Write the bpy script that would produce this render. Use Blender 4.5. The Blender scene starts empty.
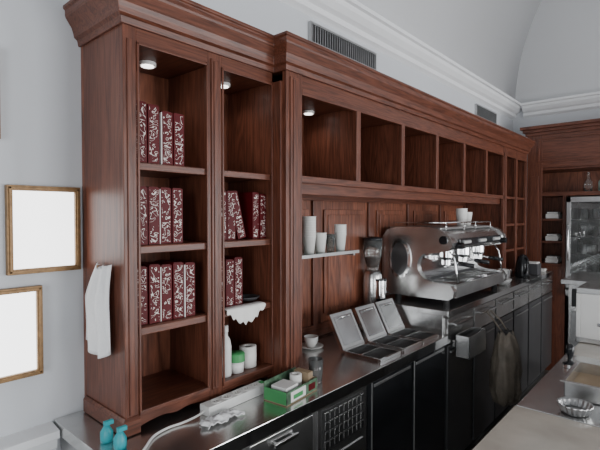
import bpy, bmesh, math, random
from mathutils import Vector, Matrix
random.seed(4)
scn = bpy.context.scene

# ------------------------------------------------------------ materials
def new_mat(name):
    m = bpy.data.materials.new(name); m.use_nodes = True
    nt = m.node_tree; b = nt.nodes["Principled BSDF"]
    return m, nt, b
def plain(name, col, rough=.5, metal=0., trans=0., emit=0., var=0.06, vscale=6., bump=0., bscale=40., ior=1.45, coat=0.):
    m, nt, b = new_mat(name)
    b.inputs["Roughness"].default_value = rough
    b.inputs["Metallic"].default_value = metal
    b.inputs["Transmission Weight"].default_value = trans
    b.inputs["IOR"].default_value = ior
    b.inputs["Coat Weight"].default_value = coat
    tc = nt.nodes.new("ShaderNodeTexCoord")
    n = nt.nodes.new("ShaderNodeTexNoise"); n.inputs["Scale"].default_value = vscale; n.inputs["Detail"].default_value = 4
    nt.links.new(tc.outputs["Object"], n.inputs["Vector"])
    r = nt.nodes.new("ShaderNodeValToRGB")
    r.color_ramp.elements[0].position = .3; r.color_ramp.elements[1].position = .7
    r.color_ramp.elements[0].color = (*[c*(1-var) for c in col], 1)
    r.color_ramp.elements[1].color = (*[min(1, c*(1+var)) for c in col], 1)
    nt.links.new(n.outputs["Fac"], r.inputs["Fac"])
    nt.links.new(r.outputs["Color"], b.inputs["Base Color"])
    if emit:
        b.inputs["Emission Color"].default_value = (*col, 1); b.inputs["Emission Strength"].default_value = emit
    if bump:
        n2 = nt.nodes.new("ShaderNodeTexNoise"); n2.inputs["Scale"].default_value = bscale
        nt.links.new(tc.outputs["Object"], n2.inputs["Vector"])
        bp = nt.nodes.new("ShaderNodeBump"); bp.inputs["Strength"].default_value = bump; bp.inputs["Distance"].default_value = .01
        nt.links.new(n2.outputs["Fac"], bp.inputs["Height"]); nt.links.new(bp.outputs["Normal"], b.inputs["Normal"])
    return m
def wood(name, sc, dark, light, rough=.38):
    m, nt, b = new_mat(name)
    tc = nt.nodes.new("ShaderNodeTexCoord"); mp = nt.nodes.new("ShaderNodeMapping")
    mp.inputs["Scale"].default_value = sc
    nt.links.new(tc.outputs["Object"], mp.inputs["Vector"])
    n1 = nt.nodes.new("ShaderNodeTexNoise"); n1.inputs["Scale"].default_value = .8; n1.inputs["Detail"].default_value = 2; n1.inputs["Distortion"].default_value = .4
    n2 = nt.nodes.new("ShaderNodeTexNoise"); n2.inputs["Scale"].default_value = 12; n2.inputs["Detail"].default_value = 5
    nt.links.new(mp.outputs["Vector"], n1.inputs["Vector"]); nt.links.new(mp.outputs["Vector"], n2.inputs["Vector"])
    mu = nt.nodes.new("ShaderNodeMath"); mu.operation = 'MULTIPLY'; mu.inputs[1].default_value = 11
    fr = nt.nodes.new("ShaderNodeMath"); fr.operation = 'PINGPONG'; fr.inputs[1].default_value = .5
    nt.links.new(n1.outputs["Fac"], mu.inputs[0]); nt.links.new(mu.outputs[0], fr.inputs[0])
    mx = nt.nodes.new("ShaderNodeMath"); mx.operation = 'MULTIPLY_ADD'; mx.inputs[1].default_value = .6
    nt.links.new(fr.outputs[0], mx.inputs[0])
    m2 = nt.nodes.new("ShaderNodeMath"); m2.operation = 'MULTIPLY'; m2.inputs[1].default_value = .75
    nt.links.new(n2.outputs["Fac"], m2.inputs[0]); nt.links.new(m2.outputs[0], mx.inputs[2])
    r = nt.nodes.new("ShaderNodeValToRGB")
    r.color_ramp.elements[0].position = .28; r.color_ramp.elements[0].color = (*dark, 1)
    r.color_ramp.elements[1].position = .75; r.color_ramp.elements[1].color = (*light, 1)
    nt.links.new(mx.outputs[0], r.inputs["Fac"]); nt.links.new(r.outputs["Color"], b.inputs["Base Color"])
    b.inputs["Roughness"].default_value = rough
    bp = nt.nodes.new("ShaderNodeBump"); bp.inputs["Strength"].default_value = .06; bp.inputs["Distance"].default_value = .002
    nt.links.new(n2.outputs["Fac"], bp.inputs["Height"]); nt.links.new(bp.outputs["Normal"], b.inputs["Normal"])
    return m
WD, WL = (.062, .0185, .0100), (.172, .056, .031)
WOODV = wood("wood_vertical", (18, 18, 1.2), WD, WL)
WOODH = wood("wood_horizontal", (1.2, 18, 18), WD, WL)
WOODY = wood("wood_depth", (18, 1.2, 18), WD, WL)
WOODK = wood("wood_back_panel", (10, 10, 1.0), (.082, .025, .013), (.255, .088, .048), .38)
WALL = plain("painted_plaster", (.60, .62, .645), .8, var=.03, vscale=1.5, bump=.05)
VAULT = plain("vault_plaster", (.61, .615, .625), .85, var=.03, vscale=1.)
TRIMW = plain("white_moulding", (.82, .83, .84), .6, var=.02)
GOLD = plain("gilded_wood", (.24, .14, .06), .45, metal=.3, var=.25, vscale=60)
PRINT = plain("white_print_glow", (.95, .95, .95), .6, emit=3.0, var=0)  # emission stands in for overexposure; the prints are plain paper, not lit
STEEL = plain("brushed_steel", (.66, .66, .65), .25, metal=.97, var=.1, vscale=9, bump=.02, bscale=90)
STEELD = plain("dull_steel", (.46, .46, .46), .36, metal=.9, var=.12, vscale=9)
CHROME = plain("polished_chrome", (.82, .82, .82), .1, metal=1., var=.02)
LIDST = plain("lid_steel", (.42, .42, .42), .2, metal=1., var=.12, vscale=12)
BLACK = plain("black_glossy", (.018, .019, .021), .16, var=.2)
BLACKM = plain("black_matte", (.02, .02, .02), .6, var=.2)
DGREY = plain("dark_grey", (.07, .07, .075), .45)
DSTEEL = plain("dark_steel", (.16, .16, .165), .28, metal=.8, var=.1)
WHITE = plain("white_plastic", (.80, .80, .78), .35, var=.02)
PAPER = plain("white_paper", (.80, .79, .76), .7, var=.03)
CLOTH = plain("white_cloth", (.80, .80, .80), .9, var=.04, bump=.3, bscale=120)
GREEN = plain("green_card", (.06, .30, .10), .5, var=.2)
GREEN2 = plain("printed_green_carton", (.08, .15, .09), .5, var=.7, vscale=30)
GLASS = plain("clear_glass", (.93, .96, .95), .03, trans=.95, var=0)
GGLASS = plain("greenish_glass", (.55, .72, .66), .08, trans=.6, var=0)
TEAL = plain("teal_plastic", (.02, .33, .38), .35)
STONE = plain("bar_stone", (.50, .46, .40), .20, var=.10, vscale=10, coat=.3)
FLOORM = plain("floor_tile", (.075, .068, .06), .4, var=.3, vscale=8)
BAGM = plain("brown_bag", (.20, .17, .135), .5, var=.25, vscale=14, bump=.6, bscale=25)
CARD = plain("brown_card", (.33, .24, .15), .7)
BEAN = plain("coffee_beans", (.05, .02, .01), .5, var=.5, vscale=90)
LAMP = plain("lamp_lens", (1, .97, .92), .4, emit=4, var=0)  # real puck lens; its glow is added along with the niche spots
def redbox():
    m, nt, b = new_mat("red_floral_print")
    tc = nt.nodes.new("ShaderNodeTexCoord")
    n = nt.nodes.new("ShaderNodeTexNoise"); n.inputs["Scale"].default_value = 36; n.inputs["Detail"].default_value = 1.; n.inputs["Distortion"].default_value = 1.8
    nt.links.new(tc.outputs["Object"], n.inputs["Vector"])
    s = nt.nodes.new("ShaderNodeMath"); s.operation = 'SUBTRACT'; s.inputs[1].default_value = .54
    a = nt.nodes.new("ShaderNodeMath"); a.operation = 'ABSOLUTE'
    l = nt.nodes.new("ShaderNodeMath"); l.operation = 'LESS_THAN'; l.inputs[1].default_value = .028
    nt.links.new(n.outputs["Fac"], s.inputs[0]); nt.links.new(s.outputs[0], a.inputs[0]); nt.links.new(a.outputs[0], l.inputs[0])
    mx = nt.nodes.new("ShaderNodeMix"); mx.data_type = 'RGBA'
    mx.inputs["A"].default_value = (.085, .003, .006, 1); mx.inputs["B"].default_value = (.72, .66, .62, 1)
    nt.links.new(l.outputs[0], mx.inputs["Factor"]); nt.links.new(mx.outputs["Result"], b.inputs["Base Color"])
    b.inputs["Roughness"].default_value = .5
    b.inputs["Specular IOR Level"].default_value = .25
    return m
RED = redbox()
REDP = plain("dark_red_card", (.095, .004, .007), .5)
REDP.node_tree.nodes["Principled BSDF"].inputs["Specular IOR Level"].default_value = .25

# ------------------------------------------------------------ mesh builder
class MB:
    def __init__(s, name):
        s.name = name; s.bm = bmesh.new(); s.mats = []
    def mi(s, m):
        if m not in s.mats: s.mats.append(m)
        return s.mats.index(m)
    def face(s, vs, m, sm=False):
        try:
            f = s.bm.faces.new(vs); f.material_index = s.mi(m); f.smooth = sm; return f
        except ValueError: return None
    def box(s, x0, x1, y0, y1, z0, z1, m, M=None):
        c = [(x0,y0,z0),(x1,y0,z0),(x1,y1,z0),(x0,y1,z0),(x0,y0,z1),(x1,y0,z1),(x1,y1,z1),(x0,y1,z1)]
        v = [s.bm.verts.new((M @ Vector(p)) if M else p) for p in c]
        for q in ((3,2,1,0),(4,5,6,7),(0,1,5,4),(1,2,6,5),(2,3,7,6),(3,0,4,7)):
            s.face([v[i] for i in q], m)
    def prism(s, pts, ax, a0, a1, m, sm=False, M=None):
        def P(p, a):
            q = {'x': (a, p[0], p[1]), 'y': (p[0], a, p[1]), 'z': (p[0], p[1], a)}[ax]
            return (M @ Vector(q)) if M else q
        A = [s.bm.verts.new(P(p, a0)) for p in pts]; B = [s.bm.verts.new(P(p, a1)) for p in pts]
        n = len(pts)
        for i in range(n): s.face([A[i], A[(i+1) % n], B[(i+1) % n], B[i]], m, sm)
        A2 = [s.bm.verts.new(v.co) for v in A]; B2 = [s.bm.verts.new(v.co) for v in B]
        s.face(A2[::-1], m); s.face(B2, m)
    def lathe(s, prof, c, m, seg=24, M=None, sm=True):
        rings = []
        T = Matrix.Translation(c) @ (M if M else Matrix())
        for r, z in prof:
            if r < 1e-6: rings.append([s.bm.verts.new(T @ Vector((0,0,z)))])
            else: rings.append([s.bm.verts.new(T @ Vector((r*math.cos(2*math.pi*i/seg), r*math.sin(2*math.pi*i/seg), z))) for i in range(seg)])
        for a, b in zip(rings, rings[1:]):
            for i in range(seg):
                j = (i+1) % seg
                if len(a) == 1 and len(b) == 1: continue
                if len(a) == 1: s.face([a[0], b[i], b[j]], m, sm)
                elif len(b) == 1: s.face([a[i], a[j], b[0]], m, sm)
                else: s.face([a[i], a[j], b[j], b[i]], m, sm)
    def cyl(s, c, r, h, m, seg=24, M=None, r2=None):
        r2 = r if r2 is None else r2
        s.lathe([(0,0),(r,0)], c, m, seg, M, False); s.lathe([(r,0),(r2,h)], c, m, seg, M); s.lathe([(r2,h),(0,h)], c, m, seg, M, False)
    def tube(s, pts, r, m, seg=8):
        pts = [Vector(p) for p in pts]; rings = []
        for i, p in enumerate(pts):
            d = (pts[min(i+1, len(pts)-1)] - pts[max(i-1, 0)]).normalized()
            up = Vector((0,0,1)) if abs(d.z) < .9 else Vector((1,0,0))
            a = d.cross(up).normalized(); b = d.cross(a)
            rings.append([s.bm.verts.new(p + r*(a*math.cos(2*math.pi*k/seg) + b*math.sin(2*math.pi*k/seg))) for k in range(seg)])
        for A, B in zip(rings, rings[1:]):
            for k in range(seg): s.face([A[k], A[(k+1) % seg], B[(k+1) % seg], B[k]], m, True)
        s.face(rings[0], m); s.face(rings[-1][::-1], m)
    def sweep(s, path, prof, m):
        n = len(path); cols = []
        for i in range(n):
            p = Vector(path[i])
            ns = []
            if i > 0: d = (p - Vector(path[i-1])).normalized(); ns.append(Vector((d.y, -d.x)))
            if i < n-1: d = (Vector(path[i+1]) - p).normalized(); ns.append(Vector((d.y, -d.x)))
            nn = ns[0] if len(ns) == 1 else (ns[0]+ns[1]) / (1 + ns[0].dot(ns[1]))
            cols.append([s.bm.verts.new((p.x+nn.x*o, p.y+nn.y*o, z)) for o, z in prof])
        for A, B in zip(cols, cols[1:]):
            k = len(prof)
            for j in range(k): s.face([A[j], A[(j+1) % k], B[(j+1) % k], B[j]], m)
        s.face(cols[0], m); s.face(cols[-1][::-1], m)
    def grid(s, fn, nu, nv, m, sm=True):
        g = [[s.bm.verts.new(fn(i/nu, j/nv)) for j in range(nv+1)] for i in range(nu+1)]
        for i in range(nu):
            for j in range(nv): s.face([g[i][j], g[i+1][j], g[i+1][j+1], g[i][j+1]], m, sm)
    def done(s, bevel=0., solid=0., parent=None, loc=None):
        bmesh.ops.recalc_face_normals(s.bm, faces=s.bm.faces)
        me = bpy.data.meshes.new(s.name)
        co = [v.co for v in s.bm.verts]
        o = Vector(((min(c.x for c in co)+max(c.x for c in co))/2, (min(c.y for c in co)+max(c.y for c in co))/2, min(c.z for c in co)))
        bmesh.ops.translate(s.bm, verts=s.bm.verts, vec=-o)
        s.bm.to_mesh(me); s.bm.free()
        for m in s.mats: me.materials.append(m)
        ob = bpy.data.objects.new(s.name, me); ob.location = o
        bpy.context.collection.objects.link(ob)
        if solid:
            q = ob.modifiers.new("solid", 'SOLIDIFY'); q.thickness = solid; q.offset = 0
        if bevel:
            q = ob.modifiers.new("bevel", 'BEVEL'); q.width = bevel; q.segments = 2; q.limit_method = 'ANGLE'; q.angle_limit = math.radians(50)
        if parent: ob.parent = parent
        return ob

# ------------------------------------------------------------ room shell
XF, YW, XB, YR = 5.6, 1.646, -2.6, -3.45
ZS = 2.86; R = (YW-YR)/2; YC = (YW+YR)/2
b = MB("floor"); b.box(XB-.1, XF+.1, YR-.1, YW+.1, -.1, 0, FLOORM); b.done()
b = MB("wall_left"); b.box(XB, XF, YW, YW+.12, 0, ZS, WALL); b.done()
b = MB("wall_far"); b.box(XF, XF+.12, YR-.1, YW+.12, 0, ZS, WALL)
pts = [(YC+(R+.1)*math.cos(math.pi*i/32), ZS+(R+.1)*math.sin(math.pi*i/32)) for i in range(33)]
b.prism(pts, 'x', XF, XF+.12, VAULT); b.done()
b = MB("wall_back")
b.box(XB-.12, XB, YR-.1, -1.6, 0, ZS, WALL); b.box(XB-.12, XB, .2, YW+.12, 0, ZS, WALL); b.box(XB-.12, XB, -1.6, .2, 2.4, ZS, WALL)
b.prism(pts, 'x', XB-.12, XB, VAULT); b.done()
b = MB("wall_right")
wins = [(-1.6, .2), (1.2, 3.0), (3.8, 5.0)]
xs = [XB] + [v for w in wins for v in w] + [XF]
for i in range(0, len(xs), 2): b.box(xs[i], xs[i+1], YR-.12, YR, 0, ZS, WALL)
for w in wins: b.box(w[0], w[1], YR-.12, YR, 2.3, ZS, WALL); b.box(w[0], w[1], YR-.12, YR, 0, .35, WALL)
b.done()
for i, w in enumerate(wins):
    b = MB("window_%d" % (i+1)); t = .06
    b.box(w[0], w[0]+t, YR-.09, YR-.03, .35, 2.3, WOODV); b.box(w[1]-t, w[1], YR-.09, YR-.03, .35, 2.3, WOODV)
    b.box(w[0]+t, w[1]-t, YR-.09, YR-.03, .35, .35+t, WOODH); b.box(w[0]+t, w[1]-t, YR-.09, YR-.03, 2.3-t, 2.3, WOODH)
    c = (w[0]+w[1])/2; b.box(c-.03, c+.03, YR-.09, YR-.03, .35+t, 2.3-t, WOODV); b.done()
b = MB("ceiling")
def vf(u, v):
    a = math.pi*u; return (XB+(XF-XB)*v, YC+R*math.cos(a), ZS+R*math.sin(a))
b.grid(vf, 48, 2, VAULT); b.done(solid=.04)
prof = [(0, ZS), (.12, ZS), (.12, ZS-.025), (.10, ZS-.03), (.092, ZS-.055), (.065, ZS-.085), (.038, ZS-.10), (.034, ZS-.13), (.015, ZS-.14), (0, ZS-.15)]
b = MB("trim_1"); b.sweep([(XB, YW), (XF, YW)], prof, TRIMW); b.done()
b = MB("trim_2"); b.sweep([(XF, YW-.12), (XF, YR)], prof, TRIMW); b.done()
b = MB("trim_3"); b.sweep([(XB, YW), (.575, YW)], [(0, .76), (.015, .76), (.02, .79), (.045, .82), (.05, .85), (.07, .86), (.07, .885), (0, .895)], TRIMW); b.done()
b = MB("baseboard_left"); b.sweep([(XB, YW), (.5, YW)], [(0, 0), (.02, 0), (.02, .10), (.01, .13), (0, .13)], TRIMW); b.done()

for x0, x1 in ((1.92, 2.60), (4.40, 4.98)):
    b = MB("air_vent")
    z0, z1 = 2.555, 2.675; y = YW
    b.box(x0, x1, y-.02, y, z0, z0+.012, STEELD); b.box(x0, x1, y-.02, y, z1-.012, z1, STEELD)
    b.box(x0, x0+.012, y-.02, y, z0+.012, z1-.012, STEELD); b.box(x1-.012, x1, y-.02, y, z0+.012, z1-.012, STEELD)
    b.box(x0+.012, x1-.012, y-.004, y-.001, z0+.012, z1-.012, BLACKM)
    n = int((x1-x0)/.022)
    for i in range(1, n): 
        xx = x0 + (x1-x0)*i/n; b.box(xx-.003, xx+.003, y-.017, y-.005, z0+.012, z1-.012, STEELD)
    b.done()

# ------------------------------------------------------------ big shelving unit
X0, X1, X2, X3 = .684, 1.345, 4.12, 4.78
YA, YB, YK = 1.34, 1.27, 1.625
ZB = .903
ZT = 2.15
SH = [.965, 1.235, 1.50, 1.77]
RT = 1.04
ZR = RT+.005
b = MB("wooden_shelving_unit")
b.box(X0, 2.49, YK, YW-.002, ZB, 2.28, WOODK); b.box(2.49, X3, YK, YW-.002, ZR, 2.28, WOODK)
b.box(X0, X0+.03, YA+.02, YK, ZB, 2.28, WOODV)
b.box(X3-.03, X3, YB+.02, YK, ZR, 2.28, WOODV)
b.box(X0+.03, X1, YA+.02, YK, ZT, ZT+.02, WOODY)
b.box(X1, X3-.03, YB+.02, YK, 2.128, 2.148, WOODY)
def pil(x0, x1, y, z0, z1, flute=True):
    b.box(x0, x1, y, y+.022, z0, z1, WOODV)
    w = x1-x0
    if flute and w > .04:
        b.box(x0+w*.22, x1-w*.22, y-.006, y, z0+.05, z1-.03, WOODV)
        b.box(x0+w*.36, x1-w*.36, y-.010, y-.006, z0+.06, z1-.04, WOODV)
c1 = (X0+.045, 1.005); c2 = (1.068, 1.335)
pil(X0, c1[0], YA, ZB, 2.20, False)
b.box(X0+.012, X0+.03, YA-.005, YA, ZB+.06, ZT, WOODV)
pil(c1[1], c2[0], YA, ZB, 2.20)
b.box(c1[1]+.018, c2[0]-.018, YA+.022, YK, ZB, ZT, WOODV)
b.box(X1-.012, X1+.02, YB+.02, YK, ZB, ZT, WOODV)
for (x0, x1) in (c1, c2):
    b.box(x0-.001, x1+.001, YA, YA+.022, ZT-.005, 2.20, WOODH)
    for z in SH[1:]:
        b.box(x0-.015, x1+.015, YA+.012, YK, z-.022, z, WOODH)
        b.box(x0, x1, YA+.004, YA+.012, z-.026, z-.002, WOODH)
    b.box(x0-.015, x1+.015, YA+.012, YK, SH[0]-.02, SH[0], WOODH)
    n = 24; w = x1-x0; top = []; 
    for i in range(n+1):
        t = i/n; z = ZB+.012+.016*(math.sin(math.pi*t)**.6) - .010*math.exp(-((t-.5)/.12)**2)
        top.append((x0+w*t, z))
    b.prism([(x0, SH[0]+.004)] + top + [(x1, SH[0]+.004)], 'y', YA, YA+.02, WOODH)
    b.box(x0, x1, YA-.008, YA, SH[0]-.012, SH[0]+.004, WOODH)
    b.box(x0, x0+.008, YA-.006, YA, SH[0], ZT, WOODV); b.box(x1-.008, x1, YA-.006, YA, SH[0], ZT, WOODV)
    b.box(x0, x1, YA-.006, YA, ZT-.012, ZT-.004, WOODH)
b.sweep([(X0, YK), (X0, YA), (c1[0], YA)], [(0, ZB), (.012, ZB), (.012, ZB+.045), (.004, ZB+.055), (0, ZB+.055)], WOODH)
pil(X1, 1.445, YB, ZB, 2.20)
NX = [1.42 + .45*i for i in range(7)]
ZN0 = 1.765
ZNT = 2.115
b.box(1.445, X2, YB+.004, YB+.022, ZNT, 2.20, WOODH)
b.box(1.445, X2, YB, YB+.022, ZNT-.005, ZNT+.02, WOODH)
b.box(1.42, X2, YB+.01, YK, ZN0-.022, ZN0, WOODH)
b.box(1.445, X2, YB, YB+.012, ZN0-.028, ZN0+.002, WOODH)
b.box(1.445, X2, YB+.03, YB+.045, ZN0-.075, ZN0-.022, WOODH)
for i, x in enumerate(NX[1:-1]):
    b.box(x-.011, x+.011, YB+.02, YK, ZN0, 2.135, WOODV)
    b.box(x-.018, x+.018, YB, YB+.02, ZN0, ZNT, WOODV)
zp0, zp1 = .98, 1.68
b.box(1.42, X2, YK-.015, YK, zp1, ZN0-.02, WOODH)
b.box(1.42, 2.49, YK-.015, YK, .91, zp0, WOODH)
xp = [1.42, 1.96, 2.525, 3.05, 3.6, 4.12]
for i, x in enumerate(xp):
    b.box(x-.035, x+.035, YK-.015, YK, zp0 if x < 2.4 else ZR, zp1, WOODV)
for x0, x1 in zip(xp, xp[1:]):
    zz0 = zp0 if x0 < 2.4 else 1.05
    b.box(x0+.07, x1-.07, YK-.012, YK, zz0+.05, zp1-.05, WOODK)
    b.box(x0+.10, x1-.10, YK-.018, YK-.012, zz0+.08, zp1-.08, WOODK)
c3 = (X2+.05, 4.43); c4 = (4.48, X3-.04)
pil(X2-.04, c3[0], YB, ZR, 2.20); pil(c3[1], c4[0], YB, ZR, 2.20, False); pil(c4[1], X3, YB, ZR, 2.20, False)
b.box(X2-.01, X2+.02, YB+.02, YK, ZR, 2.13, WOODV); b.box(4.445, 4.465, YB+.02, YK, ZR, 2.13, WOODV)
for (x0, x1) in (c3, c4):
    b.box(x0, x1, YB, YB+.022, ZNT, 2.20, WOODH)
    for z in (1.10, 1.29, 1.52, 1.765): b.box(x0-.02, x1+.02, YB+.01, YK, z-.022, z, WOODH)
crown = [(-.03, 2.19), (.008, 2.19), (.012, 2.21), (.022, 2.217), (.025, 2.232), (.030, 2.248), (.042, 2.266), (.050, 2.278), (.052, 2.286), (.052, 2.302), (.058, 2.307), (.058, 2.318), (-.03, 2.318)]
b.sweep([(X0, YW-.002), (X0, YA), (X1, YA), (X1, YB), (X3, YB), (X3, YW-.002)], crown, WOODH)
b.box(X0+.02, X3-.02, YA-.01, YW-.002, 2.30, 2.316, WOODH)
b.done(bevel=.0022)

def spot(loc, e):
    l = bpy.data.lights.new("added_puck_spot", 'SPOT'); l.energy = e; l.spot_size = math.radians(150); l.spot_blend = 1; l.shadow_soft_size = .02; l.color = (1, .95, .88)  # spot added below an unlit puck to brighten the niche
    o = bpy.data.objects.new("added_puck_spot", l); o.location = loc; bpy.context.collection.objects.link(o)
for x, y, zt in ((.86, 1.50, ZT-.001), (1.205, 1.50, ZT-.001), (1.755, 1.50, 2.127)):
    b = MB("puck_light")
    b.cyl((x, y, zt-.012), .030, .012, WHITE); b.cyl((x, y, zt-.0145), .022, .002, LAMP); b.done()
    spot((x, y, zt-.022), 1.1)

# ------------------------------------------------------------ red boxes
def boxrow(xs, y, z, nm="red_gift_box_row", tops=None, last_tilt=False, w=.041, white=True):
    b = MB(nm)
    for i, x in enumerate(xs):
        h = .190 + (0 if tops is None else tops[i]); dy = random.uniform(0, .008)
        M = None
        if last_tilt and i == len(xs)-1:
            M = Matrix.Translation((x, y, z)) @ Matrix.Rotation(math.radians(-14), 4, 'Y') @ Matrix.Translation((-x, -y, -z))
        b.box(x, x+w, y+dy, y+.13, z, z+h, REDP, M)
        b.box(x+.005, x+w-.005, y+dy-.0008, y+dy, z+.006, z+h-.006, RED, M)
        b.box(x+.004, x+w-.004, y+dy+.004, y+.126, z+h, z+h+.003, REDP, M)
        if white and i % 2 == 0: b.box(x-.0035, x-.0005, y+dy-.001, y+.128, z, z+h-.004, PAPER, M)
    b.done()
e = .001
boxrow([.738, .783, .836, .881], 1.365, SH[3]+e, tops=[.008, .004, -.010, -.010])
boxrow([.738, .784, .831, .877], 1.365, SH[2]+e)
boxrow([.738, .784, .830, .876, .924], 1.365, SH[1]+e, tops=[0, .004, 0, .004, 0])
boxrow([1.079, 1.124, 1.185], 1.375, SH[2]+e, last_tilt=True, white=False)
boxrow([1.257, 1.297], 1.37, SH[2]+e, tops=[0, -.006], w=.036, white=False)
boxrow([1.079, 1.124, 1.169], 1.385, SH[1]+e, tops=[.0, -.006, 0.], white=False)

# ------------------------------------------------------------ pictures
def frame(x0, x1, z0, z1, t=.017):
    b = MB("picture_frame"); y1 = YW-.001; y0 = YW-.022
    b.box(x0, x1, y0, y1, z0, z0+t, GOLD); b.box(x0, x1, y0, y1, z1-t, z1, GOLD)
    b.box(x0, x0+t, y0, y1, z0+t, z1-t, GOLD); b.box(x1-t, x1, y0, y1, z0+t, z1-t, GOLD)
    i = .006
    b.box(x0+i, x1-i, y0-.005, y0, z0+i, z0+t-.004, GOLD); b.box(x0+i, x1-i, y0-.005, y0, z1-t+.004, z1-i, GOLD)
    b.box(x0+i, x0+t-.004, y0-.005, y0, z0+i, z1-i, GOLD); b.box(x1-t+.004, x1-i, y0-.005, y0, z0+i, z1-i, GOLD)
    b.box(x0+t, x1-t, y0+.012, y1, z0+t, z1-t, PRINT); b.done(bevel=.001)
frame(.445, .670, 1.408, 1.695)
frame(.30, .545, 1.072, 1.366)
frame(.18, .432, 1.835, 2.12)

b = MB("hanging_cloth")
def cf(u, v):
    y = 1.385 + .20*u*(.55+.45*min(1, v*2.2)) + .01*math.sin(v*5); z = 1.435 - .27*v - .035*math.sin(u*3.1)*v + .03*(u-.5)**2
    x = X0-.014-.010*(1+math.sin(u*17+v*1.5))*(.5+.5*v) 
    return (x, y, z)
b.grid(cf, 34, 20, CLOTH); b.done(solid=.003)
b = MB("coat_hook"); b.cyl((X0-.001, 1.46, 1.43), .008, .03, CHROME, 12, Matrix.Rotation(-math.pi/2, 4, 'Y')); b.done()

# ------------------------------------------------------------ back counter
b = MB("steel_counter")
CT = .90; CF = 1.08
b.box(.58, 2.495, CF, YW-.002, CT-.04, CT, STEEL)
b.box(.58, 2.495, CF-.006, CF, CT-.045, CT+.004, CHROME)
b.box(.60, 2.495, CF+.03, YW-.01, .10, CT-.04, STEELD)
b.box(.62, 2.48, CF+.07, YW-.05, 0, .10, BLACKM)
for x0, x1 in ((.62, .95), (.98, 1.30)):
    b.box(x0, x1, CF+.008, CF+.03, .14, CT-.06, STEEL); b.box(x0+.1, x1-.1, CF-.012, CF-.002, CT-.10, CT-.085, CHROME)
    for q in (x0+.11, x1-.12): b.box(q, q+.01, CF-.004, CF+.008, CT-.098, CT-.087, CHROME)
b.box(1.33, 1.67, CF+.01, CF+.03, .14, CT-.05, STEEL)
b.box(1.36, 1.64, CF+.004, CF+.011, .67, CT-.07, BLACKM)
for i in range(9):
    for j in range(4):
        xx = 1.365+.031*i; zz = .68+.038*j
        b.box(xx, xx+.022, CF+.000, CF+.004, zz+.024, zz+.032, STEEL)
        b.box(xx, xx+.004, CF+.000, CF+.004, zz, zz+.024, STEEL)
b.box(1.36, 1.64, CF+.004, CF+.011, .18, .63, STEEL)
for x0, x1 in ((1.70, 2.08), (2.10, 2.48)):
    b.box(x0, x1, CF+.004, CF+.03, .12, CT-.05, BLACK)
    b.box(x0, x0+.008, CF, CF+.004, .12, CT-.05, STEELD)
    b.box(x0+.02, x1-.02, CF, CF+.004, CT-.075, CT-.062, STEELD)
b.done(bevel=.0015)
b = MB("raised_steel_bench")
b.box(2.50, 5.04, CF, YW-.002, RT-.03, RT, STEEL)
b.box(2.50, 5.04, CF-.006, CF, RT-.035, RT+.003, CHROME)
b.box(2.502, 5.04, CF+.03, YW-.01, .10, RT-.03, STEEL)
b.box(2.52, 5.02, CF+.07, YW-.05, 0, .10, BLACKM)
xx = 2.52
while xx < 4.9:
    w = .40
    b.box(xx, xx+w-.015, CF+.006, CF+.03, .845, RT-.045, STEEL)
    b.box(xx+.06, xx+w-.075, CF-.022, CF-.010, .945, .958, CHROME)
    for q in (xx+.07, xx+w-.09): b.box(q, q+.008, CF-.012, CF+.006, .947, .956, CHROME)
    b.box(xx, xx+w-.015, CF+.006, CF+.03, .12, .835, DSTEEL)
    b.box(xx+.03, xx+w-.045, CF-.004, CF+.006, .79, .80, STEELD)
    xx += .42
b.done(bevel=.0015)

for k, x in enumerate((1.925, 2.155, 2.365)):
    b = MB("steel_topping_bin"); w = .095; y0, y1 = 1.115, 1.33; z = CT+.0005
    x0, x1 = x-w, x+w
    b.box(x0, x1, y0, y0+.012, z, z+.014, CHROME); b.box(x0, x1, y1-.012, y1, z, z+.014, CHROME)
    b.box(x0, x0+.012, y0+.012, y1-.012, z, z+.014, CHROME); b.box(x1-.012, x1, y0+.012, y1-.012, z, z+.014, CHROME)
    b.box(x0+.012, x1-.012, y0+.012, y1-.012, z, z+.003, BLACKM)
    b.box(x0+.012, x1-.012, y0+.115, y0+.125, z+.003, z+.012, CHROME)
    M = Matrix.Translation((x, y1+.004, z+.014)) @ Matrix.Rotation(math.radians(62), 4, 'X') 
    b.box(-w, w, 0, .19, 0, .004, STEELD, M)
    b.box(-w+.018, w-.018, .02, .172, .004, .006, LIDST, M)
    b.box(-w+.006, w-.006, .006, .184, -.0015, -.0002, LIDST, M)
    b.box(-w, w, 0, .006, -.018, 0, CHROME, M); b.box(-w, w, .184, .19, -.018, 0, CHROME, M)
    b.box(-w, -w+.005, .006, .184, -.018, 0, CHROME, M); b.box(w-.005, w, .006, .184, -.018, 0, CHROME, M)
    b.tube([M @ Vector(p) for p in ((-.035, .16, 0), (-.035, .16, .022), (.035, .16, .022), (.035, .16, 0))], .005, CHROME)
    b.cyl((x-w+.01, y1+.002, z+.014), .006, 2*w-.02, STEELD, 12, Matrix.Rotation(math.pi/2, 4, 'Y'))
    b.done(bevel=.001)

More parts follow.
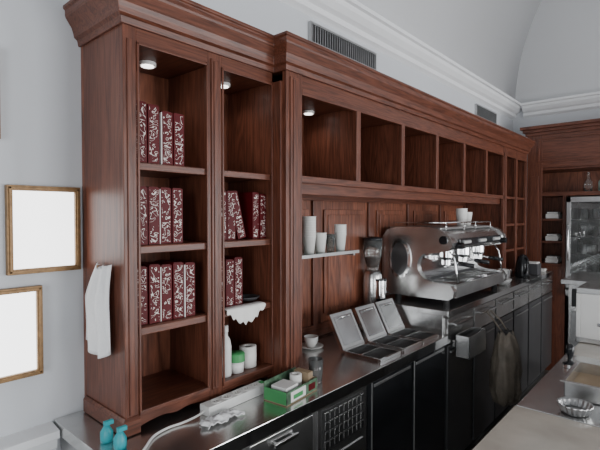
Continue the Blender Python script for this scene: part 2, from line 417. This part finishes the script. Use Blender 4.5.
gx, gy, gz = 2.428, 1.542, CT+.001
b = MB("coffee_grinder")
q = 1.08
b.box(gx-.065, gx+.065, gy-.085, gy+.06, gz, gz+.03, STEELD)
b.lathe([(r, zz*q) for r, zz in [(.0, .028), (.058, .028), (.055, .10), (.060, .16), (.063, .24), (.059, .30), (.046, .325), (0, .325)]], (gx, gy, gz), STEEL)
b.cyl((gx, gy-.056, gz+.18), .038, .11, CHROME); b.cyl((gx, gy-.056, gz+.29), .040, .012, BLACK); b.cyl((gx, gy-.056, gz+.16), .03, .02, BLACK, r2=.038)
b.box(gx-.03, gx+.03, gy-.095, gy-.055, gz+.12, gz+.13, BLACK)
b.tube([(gx+.036, gy-.06, gz+.21), (gx+.066, gy-.075, gz+.21)], .006, BLACK)
b.lathe([(r, zz*q) for r, zz in [(.035, .325), (.04, .35), (.058, .42), (.062, .50), (.060, .50), (.054, .42), (.036, .35), (.033, .325)]], (gx, gy, gz), GLASS)
b.lathe([(r, zz*q) for r, zz in [(0, .335), (.036, .345), (.050, .40), (0, .405)]], (gx, gy, gz), BEAN)
b.lathe([(r, zz*q) for r, zz in [(0, .50), (.063, .50), (.061, .512), (.03, .520), (0, .522)]], (gx, gy, gz), BLACK)
b.done()

# ---- espresso machine
mz = RT+.040; mx0, mx1 = 2.62, 3.62
root = bpy.data.objects.new("espresso_machine", None); root.location = (3.1, 1.33, RT); bpy.context.collection.objects.link(root)
def part(b, **k):
    ob = b.done(**k); ob.parent = root; ob.matrix_parent_inverse = Matrix.Translation(-root.location); return ob
C = [(1.57, .02), (1.55, 0), (1.13, 0), (1.10, .02), (1.095, .06), (1.12, .095), (1.24, .105), (1.29, .12), (1.325, .16), (1.335, .21), (1.32, .25), (1.29, .275),
     (1.20, .285), (1.13, .30), (1.105, .33), (1.11, .37), (1.145, .41), (1.21, .435), (1.32, .445), (1.48, .442), (1.55, .425), (1.585, .38), (1.59, .10)]
Cz = [(y, z+mz) for y, z in C]
b = MB("end_panels")
b.prism(Cz, 'x', mx0, mx0+.05, STEEL, True); b.prism(Cz, 'x', mx1-.05, mx1, STEEL, True)
ell = [(1.455+.080*math.cos(t*math.pi/12), mz+.235+.13*math.sin(t*math.pi/12)) for t in range(24)]
b.prism(ell, 'x', mx0-.008, mx0, CHROME, True)
ell = [(1.455+.060*math.cos(t*math.pi/12), mz+.235+.105*math.sin(t*math.pi/12)) for t in range(24)]
b.prism(ell, 'x', mx0-.010, mx0-.008, DSTEEL, True)
b.prism([(1.16+.026*math.cos(t*math.pi/10), mz+.365+.026*math.sin(t*math.pi/10)) for t in range(20)], 'x', mx0-.010, mx0, BLACK, True)
part(b, bevel=.006)
b = MB("body")
b.box(mx0+.05, mx1-.05, 1.36, 1.57, mz+.01, mz+.41, DGREY)
b.box(mx0+.05, mx1-.05, 1.345, 1.36, mz+.10, mz+.28, CHROME)
b.prism([(1.34, mz+.275), (1.20, mz+.29), (1.135, mz+.305), (1.115, mz+.33), (1.12, mz+.365), (1.155, mz+.40), (1.22, mz+.425), (1.36, mz+.43), (1.36, mz+.275)], 'x', mx0+.05, mx1-.05, STEEL, False)
b.box(mx0+.12, mx1-.12, 1.106, 1.118, mz+.325, mz+.372, BLACK)
b.box(mx0+.05, mx1-.05, 1.12, 1.36, mz+.005, mz+.07, DGREY)
b.box(mx0+.05, mx1-.05, 1.10, 1.12, mz+.01, mz+.085, STEELD)
for i in range(44):
    x = mx0+.06+i*.0201; b.box(x, x+.008, 1.125, 1.34, mz+.078, mz+.085, CHROME)
for y in (1.125, 1.23, 1.335): b.box(mx0+.05, mx1-.05, y, y+.006, mz+.07, mz+.078, CHROME)
b.box(mx0+.05, mx1-.05, 1.20, 1.56, mz+.425, mz+.44, STEELD)
for x in (mx0+.06, mx1-.06):
    for y in (1.17, 1.5): b.cyl((x, y, RT+.0005), .022, .041, BLACKM)
part(b, bevel=.003)
b = MB("cup_rail")
zz = mz+.470
b.tube([(mx0+.06, 1.54, zz), (mx0+.06, 1.22, zz), (mx0+.10, 1.19, zz), (mx1-.10, 1.19, zz), (mx1-.06, 1.22, zz), (mx1-.06, 1.54, zz)], .005, CHROME)
for x in (mx0+.10, mx0+.4, mx1-.4, mx1-.10): b.tube([(x, 1.19, mz+.42), (x, 1.19, zz)], .004, CHROME)
part(b)
for i in range(3):
    b = MB("group_head"); x = mx0+.22+.28*i; y = 1.235
    b.cyl((x, y, mz+.245), .045, .05, CHROME); b.cyl((x, y, mz+.225), .036, .02, CHROME, r2=.045)
    b.cyl((x, y, mz+.195), .034, .032, CHROME)
    b.tube([(x, y-.03, mz+.21), (x+.01, y-.08, mz+.205)], .009, CHROME); b.tube([(x+.01, y-.08, mz+.205), (x+.02, y-.17, mz+.195)], .014, BLACK, 12)
    b.tube([(x-.015, y, mz+.195), (x-.02, y, mz+.17)], .006, CHROME); b.tube([(x+.015, y, mz+.195), (x+.02, y, mz+.17)], .006, CHROME)
    b.box(x-.06, x+.06, 1.100, 1.106, mz+.336, mz+.36, STEELD)
    for k in range(5): b.cyl((x-.044+.022*k, 1.100, mz+.348), .007, .006, WHITE, 10, Matrix.Rotation(math.pi/2, 4, 'X'))
    part(b, bevel=.0)
for x in (mx0+.09, mx1-.09):
    b = MB("steam_wand")
    b.cyl((x, 1.12, mz+.33), .02, .045, BLACK, 16, Matrix.Rotation(math.pi/2, 4, 'X'))
    b.tube([(x, 1.16, mz+.29), (x, 1.13, mz+.25), (x+.01, 1.12, mz+.16), (x+.015, 1.11, mz+.10)], .006, CHROME); part(b)

def cup(b, x, y, z, r, h, m, t=.002):
    b.lathe([(0, 0), (r*.72, 0), (r, h-.002), (r*1.06, h), (r*.96, h), (r*.70, .004), (0, .004)], (x, y, z), m, 20)
def stack(name, x, y, z, r, h, n, m, dz=.014):
    b = MB(name)
    for i in range(n): cup(b, x, y, z+i*dz, r, h, m)
    b.done()
zc = mz+.442
stack("paper_cup_stack", 3.24, 1.30, zc, .040, .085, 4, PAPER, .013)
stack("paper_cup_stack", 3.335, 1.30, zc, .040, .085, 2, PAPER, .013)
stack("espresso_cup_stack", 3.42, 1.38, zc, .03, .05, 3, WHITE, .02)

b = MB("glass_shelf"); zg = 1.41
b.box(1.475, 2.0, 1.36, 1.605, zg-.010, zg, GGLASS)
b.box(1.475, 2.0, 1.353, 1.36, zg-.012, zg+.003, STEELD)
b.box(1.475, 1.488, 1.37, 1.608, zg-.025, zg-.010, STEELD); b.box(1.97, 1.985, 1.37, 1.608, zg-.025, zg-.010, STEELD); b.done()
zg += .001
stack("paper_cup_stack", 1.665, 1.42, zg, .034, .085, 9, PAPER, .012)
stack("paper_cup_stack", 1.752, 1.42, zg, .032, .085, 2, PAPER)
stack("drinking_glass", 1.835, 1.42, zg, .027, .09, 1, GLASS)
stack("plastic_cup_stack", 1.92, 1.42, zg, .032, .09, 5, WHITE, .012)

b = MB("dark_round_tray")
b.lathe([(0, 0), (.038, 0), (.050, .012), (.052, .014), (.048, .015), (.036, .004), (0, .004)], (1.270, 1.425, SH[1]+.007), DGREY, 36); b.done()
b = MB("lace_doily")
def df(u, v):
    a = u*2-1; X = 1.185+a*.10
    if v < .30: return (X, 1.345+.030*(1-v/.30), SH[1]+.0035)
    t = (v-.30)/.70; d = (.055*(1-abs(a)**1.6)+.012+.006*math.cos(u*40))*t
    return (X, 1.333-.004*math.sin(u*20)*t, SH[1]+.0025-d)
b.grid(df, 40, 12, PAPER); b.done(solid=.001)
zb = SH[0]+.001
b = MB("white_bottle"); b.lathe([(0, 0), (.022, 0), (.024, .01), (.024, .12), (.019, .145), (.010, .16), (.010, .18), (0, .18)], (1.118, 1.385, zb), WHITE)
b.lathe([(.012, .175), (.012, .20), (0, .20)], (1.118, 1.385, zb), WHITE); b.done()
b = MB("green_lidded_jar"); b.lathe([(0, 0), (.028, 0), (.03, .05), (0, .05)], (1.180, 1.39, zb), WHITE); b.lathe([(.033, .045), (.033, .075), (.028, .08), (0, .08)], (1.180, 1.39, zb), GREEN); b.done()
b = MB("paper_roll"); b.lathe([(.012, 0), (.036, 0), (.036, .085), (.012, .085), (.012, 0)], (1.258, 1.41, zb), PAPER); b.done()

z = CT+.001
b = MB("power_strip"); M = Matrix.Translation((1.09, 1.285, z)) @ Matrix.Rotation(math.radians(2), 4, 'Z')
b.box(-.15, .15, -.025, .025, 0, .034, WHITE, M)
for i in range(5):
    c = M @ Vector((-.10+.05*i, 0, .034)); b.lathe([(.019, 0), (.019, .002), (.016, .002), (.015, .0005), (0, .0006)], c, PAPER, 20)
    for q in (-.006, .006): b.cyl(M @ Vector((-.10+.05*i+q, 0, .0345)), .0022, .0008, BLACKM, 8)
b.box(.125, .142, -.01, .01, .034, .038, GREEN, M)
pth = [M @ Vector((-.15, 0, .015)), (.90, 1.272, z+.012), (.85, 1.28, z+.005), (.80, 1.285, z+.005), (.74, 1.27, z+.005), (.68, 1.22, z+.005), (.62, 1.17, z+.005)]
pp = []
pth = [Vector(p) for p in pth]
for i in range(len(pth)-1):
    p0 = pth[max(i-1, 0)]; p1 = pth[i]; p2 = pth[i+1]; p3 = pth[min(i+2, len(pth)-1)]
    for k in range(6):
        t = k/6; pp.append(.5*((2*p1)+(p2-p0)*t+(2*p0-5*p1+4*p2-p3)*t*t+(3*p1-p0-3*p2+p3)*t**3))
pp.append(pth[-1])
b.tube(pp, .004, WHITE); b.done(bevel=.004)

b = MB("green_carton_box"); M = Matrix.Translation((1.275, 1.178, z)) @ Matrix.Rotation(math.radians(6), 4, 'Z')
L, W, H = .10, .055, .050; t = .003
b.box(-L, L, -W, W, 0, t, CARD, M); b.box(-L, L, -W, -W+t, t, H, GREEN2, M); b.box(-L, L, W-t, W, t, H+.02, GREEN2, M)
b.box(-L, -L+t, -W+t, W-t, t, H, GREEN, M); b.box(L-t, L, -W+t, W-t, t, H, CARD, M)
b.box(-.075, .02, -W-.001, -W, .006, .044, PAPER, M); b.box(.04, .085, -W-.001, -W, .012, .038, REDP, M); b.box(-.06, 0., -W-.0016, -W-.001, .014, .030, GREEN, M)
b.box(-.085, -.01, -.04, .03, t, .058, WHITE, M); b.lathe([(.0, 0), (.024, 0), (.024, .07), (.010, .07), (.010, .05), (0, .05)], M @ Vector((.03, 0, t)), PAPER)
b.box(.06, .09, -.04, .03, t, .075, CARD, M); b.done()
b = MB("drinking_glass"); b.lathe([(0, 0), (.026, 0), (.032, .098), (.030, .098), (.024, .008), (0, .008)], (1.44, 1.19, z), GLASS); b.done()
b = MB("crumpled_napkin")
def nf(u, v):
    a, c = u-.5, v-.5
    return (.955+a*.15+.008*math.sin(v*9), 1.205+c*.055+.006*math.sin(u*11), z+.004+.020*abs(math.sin(u*7+v*3))*(1-abs(c)*1.4)*(1-abs(a)*1.2)+.006*math.sin(u*19)**2)
b.grid(nf, 30, 14, CLOTH); b.done(solid=.003)
b = MB("cup_and_saucer"); b.lathe([(0, 0), (.035, 0), (.065, .010), (.066, .012), (.034, .004), (0, .004)], (1.80, 1.52, z), WHITE)
b.lathe([(0, .005), (.022, .005), (.034, .03), (.038, .06), (.036, .06), (.030, .03), (.018, .009), (0, .009)], (1.80, 1.52, z), WHITE)
b.tube([(1.838, 1.52, z+.05), (1.856, 1.52, z+.045), (1.856, 1.52, z+.025), (1.834, 1.52, z+.022)], .004, WHITE); b.done()
for nm, x, y in (("teal_spray_bottle", .640, 1.29), ("teal_spray_bottle", .632, 1.36)):
    b = MB(nm)
    b.lathe([(0, 0), (.018, 0), (.019, .01), (.019, .03), (.010, .045), (.008, .05), (0, .05)], (x, y, z), TEAL)
    b.box(x-.008, x+.02, y-.006, y+.006, z+.05, z+.062, TEAL); b.done()

# ---- knock drawer & bag
b = MB("steel_knock_box"); x0, x1, y0, y1, z0, z1 = 2.55, 2.82, .97, CF-.026, .77, .90
b.box(x0, x1, y0, y1, z0, z0+.006, STEELD); b.box(x0, x1, y0, y0+.006, z0, z1, STEEL); b.box(x0, x1, y1-.006, y1, z0, z1, STEEL)
b.box(x0, x0+.006, y0, y1, z0, z1, STEEL); b.box(x1-.006, x1, y0, y1, z0, z1, STEEL)
b.box(x0+.006, x1-.006, y0+.006, y1-.006, z0+.006, z0+.09, BLACKM)
b.cyl((x0+.006, (y0+y1)/2, z1-.02), .011, x1-x0-.012, BLACKM, 14, Matrix.Rotation(math.pi/2, 4, 'Y'))
b.box(x0+.02, x0+.04, y1, CF-.0005, z1-.08, z1-.04, STEEL); b.box(x1-.04, x1-.02, y1, CF-.0005, z1-.08, z1-.04, STEEL); b.done(bevel=.001)
b = MB("hanging_plastic_bag")
bc = Vector((3.10, .94, .80))
rings = []
prof_ = [(.045, .03), (.06, 0), (.085, -.06), (.095, -.15), (.10, -.25), (.10, -.34), (.085, -.41), (.04, -.44)]
seg = 40
for r, dz in prof_:
    rg = []
    for i in range(seg):
        a = 2*math.pi*i/seg; rr = r*(1+.10*math.sin(a*7+dz*20)+.06*math.sin(a*3+dz*35)+.05*math.sin(a*11))
        rg.append(b.bm.verts.new((bc.x+1.25*rr*math.cos(a), bc.y+.85*rr*math.sin(a), bc.z+dz+.012*math.sin(a*5))))
    rings.append(rg)
for A, B in zip(rings, rings[1:]):
    for i in range(seg): b.face([A[i], A[(i+1) % seg], B[(i+1) % seg], B[i]], BAGM, True)
b.face(rings[-1], BAGM); b.face(rings[0], BLACKM)
for s_ in (-1, 1):
    b.tube([(bc.x+s_*.04, bc.y, bc.z+.02), (bc.x+s_*.05, bc.y+.05, bc.z+.09), (bc.x+s_*.03, CF-.028, bc.z+.152)], .006, BAGM)
b.done()

# ---- items right of machine
zr = RT+.0035
b = MB("white_bowl"); b.lathe([(0, 0), (.03, 0), (.06, .03), (.066, .05), (.062, .05), (.055, .03), (.028, .005), (0, .005)], (3.73, 1.16, zr), WHITE); b.done()
stack("espresso_cup_stack", 3.86, 1.20, zr, .035, .06, 3, WHITE, .025)
stack("metal_milk_jug", 3.98, 1.21, zr, .045, .10, 1, CHROME)
b = MB("black_electric_kettle"); b.lathe([(0, 0), (.06, 0), (.065, .02), (.055, .12), (.04, .18), (.02, .2), (0, .2)], (4.35, 1.185, zr), BLACK)
b.tube([(4.31, 1.15, zr+.17), (4.27, 1.13, zr+.17), (4.265, 1.13, zr+.06), (4.30, 1.15, zr+.04)], .009, BLACK); b.done()
b = MB("paper_stack")
for i in range(6):
    M = Matrix.Translation((4.90, 1.22, zr+i*.004)) @ Matrix.Rotation(math.radians(random.uniform(-12, 12)), 4, 'Z'); b.box(-.07, .07, -.09, .09, 0, .003, PAPER, M)
b.done()
b = MB("small_parcel_box"); b.box(4.55, 4.68, 1.11, 1.24, zr, zr+.10, DGREY); b.box(4.56, 4.67, 1.12, 1.23, zr+.10, zr+.115, PAPER); b.done(bevel=.003)
for i, z_ in enumerate((1.29, 1.52)):
    stack("drinking_glass", 4.30, 1.40, z_+.001, .03, .10, 1, WHITE)
    stack("drinking_glass", 4.62, 1.40, z_+.001, .03, .10, 1, GLASS)

# ------------------------------------------------------------ far cabinet
b = MB("far_wall_cabinet"); FX = 5.15; FY1 = 1.36; FY0 = -.6; XK = XF-.002
b.box(XK-.02, XK, FY0, FY1, 0, 2.45, WOODK)
b.box(FX, XK-.02, FY1-.03, FY1, 0, 2.45, WOODV); b.box(FX, XK-.02, FY0, FY0+.03, 0, 2.45, WOODV)
b.box(FX-.02, FX, 1.22, FY1, 0, 2.45, WOODV); b.box(FX-.026, FX-.02, 1.25, 1.33, 1.1, 2.0, WOODV)
b.box(FX-.02, FX, FY0, 1.22, 2.08, 2.45, WOODY)
b.box(FX-.03, FX-.02, FY0+.1, 1.26, 2.14, 2.155, WOODY); b.box(FX-.03, FX-.02, FY0+.1, 1.26, 2.37, 2.385, WOODY); b.box(FX-.03, FX-.02, 1.245, 1.26, 2.155, 2.37, WOODV)
b.box(FX, XK-.02, FY0, FY1, 2.06, 2.08, WOODY)
b.box(FX-.02, XK-.02, FY0, 1.22, 1.79, 1.83, WOODY)
for z_ in (1.10, 1.33, 1.56): b.box(FX, XK-.02, 1.03, FY1-.03, z_-.02, z_, WOODY)
b.box(FX-.02, XK-.02, 1.0, 1.03, 0, 1.79, WOODV)
b.box(FX-.01, XK-.02, .28, .31, 0, 1.79, WOODV)
b.box(FX-.02, FX, FY0, .30, 0, 1.79, WOODV)
b.box(FX-.02, FX, 1.03, 1.22, 0, 1.08, WOODV)
b.box(FX-.09, XK, FY0, FY1+.06, 2.48, 2.51, WOODY); b.box(FX-.06, XK, FY0, FY1+.04, 2.45, 2.48, WOODY); b.box(FX-.035, XK, FY0, FY1+.02, 2.42, 2.45, WOODY)
b.done(bevel=.002)
b = MB("glass_door_fridge"); x0 = 5.08; y0, y1, z0, z1 = .325, .985, .05, 1.775
b.box(x0+.04, 5.55, y0, y0+.02, z0, z1, DGREY); b.box(x0+.04, 5.55, y1-.02, y1, z0, z1, DGREY); b.box(x0+.04, 5.55, y0, y1, z1-.03, z1, DGREY)
b.box(x0+.04, 5.55, y0, y1, z0, z0+.75, STEELD); b.box(5.52, 5.55, y0, y1, z0, z1, BLACKM)
b.box(x0, x0+.035, y0, y0+.035, .86, z1, DSTEEL); b.box(x0, x0+.035, y1-.035, y1, .86, z1, STEELD); b.box(x0, x0+.035, y0, y1, z1-.05, z1, STEELD); b.box(x0, x0+.035, y0, y1, .80, .88, STEELD)
b.box(x0+.012, x0+.02, y0+.035, y1-.035, .88, z1-.05, GLASS)
for z_ in (1.02, 1.2, 1.38, 1.55): b.box(x0+.06, 5.5, y0+.02, y1-.02, z_, z_+.008, DGREY)
b.tube([(x0, y1-.02, 1.15), (x0-.03, y1-.02, 1.15), (x0-.03, y1-.02, 1.5), (x0, y1-.02, 1.5)], .008, CHROME)
for z_ in (1.028, 1.208, 1.388, 1.558):
    for k in range(6):
        b.cyl((5.22, y0+.08+k*.09, z_), .028, .10, random.choice([DGREY, DGREY, BLACKM, BLACKM]), 14)
b.cyl((x0+.06, y1-.1, 0), .02, .05, BLACKM); b.cyl((x0+.06, y0+.1, 0), .02, .05, BLACKM); b.cyl((5.5, y1-.1, 0), .02, .05, BLACKM)
b.done(bevel=.002)
for yy, mm in ((.84, GLASS), (.72, GGLASS)):
    b = MB("glass_bottle"); b.lathe([(0, 0), (.035, 0), (.037, .09), (.012, .14), (.012, .19), (.015, .2), (0, .2)], (5.3, yy, 1.831), mm); b.done()
for z_ in (1.10, 1.33, 1.56):
    b = MB("folded_napkins"); b.box(5.2, 5.38, 1.08, 1.2, z_+.001, z_+.05, PAPER); b.box(5.21, 5.37, 1.09, 1.19, z_+.051, z_+.07, WHITE); b.done(bevel=.006)

# ------------------------------------------------------------ front bar
BY = .485
b = MB("bar_counter")
b.box(.9, 3.35, -.35, BY, .86, .90, STONE)
b.box(1.05, 3.35, -.30, BY-.04, .0, .86, DGREY)
b.box(1.0, 1.72, .0, BY+.004, .9005, .912, STONE)
b.box(1.735, 2.55, .0, BY+.004, .9005, .908, STEEL)
for i in range(5): b.box(1.1+.44*i, 1.5+.44*i, BY-.04, BY-.025, .1, .82, STEELD)
b.done(bevel=.002)
b = MB("steel_pastry_pan"); x0, x1, y0, y1, z0 = 1.93, 2.22, .11, .375, .909
h = .065
b.box(x0, x1, y0, y1, z0, z0+.004, STEELD)
b.box(x0, x1, y0, y0+.004, z0, z0+h, STEEL); b.box(x0, x1, y1-.004, y1, z0, z0+h, STEEL); b.box(x0, x0+.004, y0, y1, z0, z0+h, STEEL); b.box(x1-.004, x1, y0, y1, z0, z0+h, STEEL)
b.box(x0-.012, x1+.012, y1, y1+.012, z0+h-.004, z0+h, STEEL); b.box(x0-.012, x0, y0, y1, z0+h-.004, z0+h, STEEL); b.box(x0+.004, x1-.004, y0+.004, y1-.004, z0+.004, z0+.02, CARD); b.done(bevel=.001)
b = MB("fluted_tart_tin")
def ft(u, v):
    a = 2*math.pi*u; r = .040+.014*v+.0022*math.sin(a*18); return (1.80+r*math.cos(a), .315+r*math.sin(a), .913+.030*v)
b.grid(ft, 144, 4, STEELD); b.cyl((1.80, .315, .912), .039, .003, STEELD); b.done(solid=.0015)
b = MB("coffee_tamper"); b.lathe([(0, 0), (.029, 0), (.029, .018), (.012, .026), (.009, .04), (.014, .06), (.019, .08), (.017, .098), (.008, .107), (0, .108)], (2.33, .43, .9085), BLACK)
b.lathe([(.0295, .001), (.0295, .017)], (2.33, .43, .9085), CHROME); b.done()
b = MB("white_display_case")
b.box(2.85, 3.30, .02, .50, .903, .93, STEEL); b.box(2.85, 3.30, .02, .50, 1.17, 1.20, STEEL)
b.box(2.85, 3.30, .48, .50, .93, 1.17, WHITE); b.box(2.85, 2.87, .02, .48, .93, 1.17, WHITE); b.box(3.28, 3.30, .02, .48, .93, 1.17, WHITE)
b.box(2.87, 3.28, .02, .03, .93, 1.17, GGLASS); b.box(2.845, 2.85, .1, .4, 1.0, 1.02, CHROME)
b.done(bevel=.004)
b = MB("steel_glass_washer"); 
b.box(3.5, 4.05, .08, .66, .06, 1.13, STEEL); b.box(3.48, 3.5, .10, .64, .35, .95, STEELD); b.box(3.455, 3.475, .14, .60, .88, .90, CHROME)
b.box(3.475, 3.48, .15, .19, .88, .90, CHROME); b.box(3.475, 3.48, .55, .59, .88, .90, CHROME)
b.box(3.49, 3.5, .10, .64, .98, 1.10, BLACK)
b.box(3.46, 4.08, .06, .70, 1.13, 1.16, STEEL)
for x in (3.55, 4.0):
    for y in (.13, .6): b.cyl((x, y, 0), .02, .06, BLACKM)
b.done(bevel=.003)

# ------------------------------------------------------------ lights
def area(name, loc, rot, sx, sy, e, col):
    l = bpy.data.lights.new(name, 'AREA'); l.shape = 'RECTANGLE'; l.size = sx; l.size_y = sy; l.energy = e; l.color = col
    o = bpy.data.objects.new(name, l); o.location = loc; o.rotation_euler = rot; bpy.context.collection.objects.link(o)
for i, w in enumerate(wins):
    area("window_daylight_%d" % (i+1), ((w[0]+w[1])/2, YR-.02, 1.33), (math.radians(90), 0, 0), w[1]-w[0]-.1, 1.85, (38, 98, 92)[i], (.985, .99, 1))
area("door_daylight", (XB-.02, -.7, 1.25), (0, math.radians(-90), 0), 2.2, 1.6, 52, (.95, .98, 1))
w = bpy.data.worlds.new("world"); scn.world = w; w.use_nodes = True
w.node_tree.nodes["Background"].inputs[0].default_value = (.90, .94, 1, 1); w.node_tree.nodes["Background"].inputs[1].default_value = 1.5

# ------------------------------------------------------------ camera
cam = bpy.data.cameras.new("camera"); co = bpy.data.objects.new("camera", cam); bpy.context.collection.objects.link(co)
cam.sensor_width = 36; cam.lens = 27; cam.clip_start = .02
th = math.radians(41.6); p = math.radians(1.3)
d = Vector((math.cos(th)*math.cos(p), math.sin(th)*math.cos(p), -math.sin(p)))
co.location = (0, 0, 1.6); co.rotation_euler = d.to_track_quat('-Z', 'Y').to_euler()
scn.camera = co
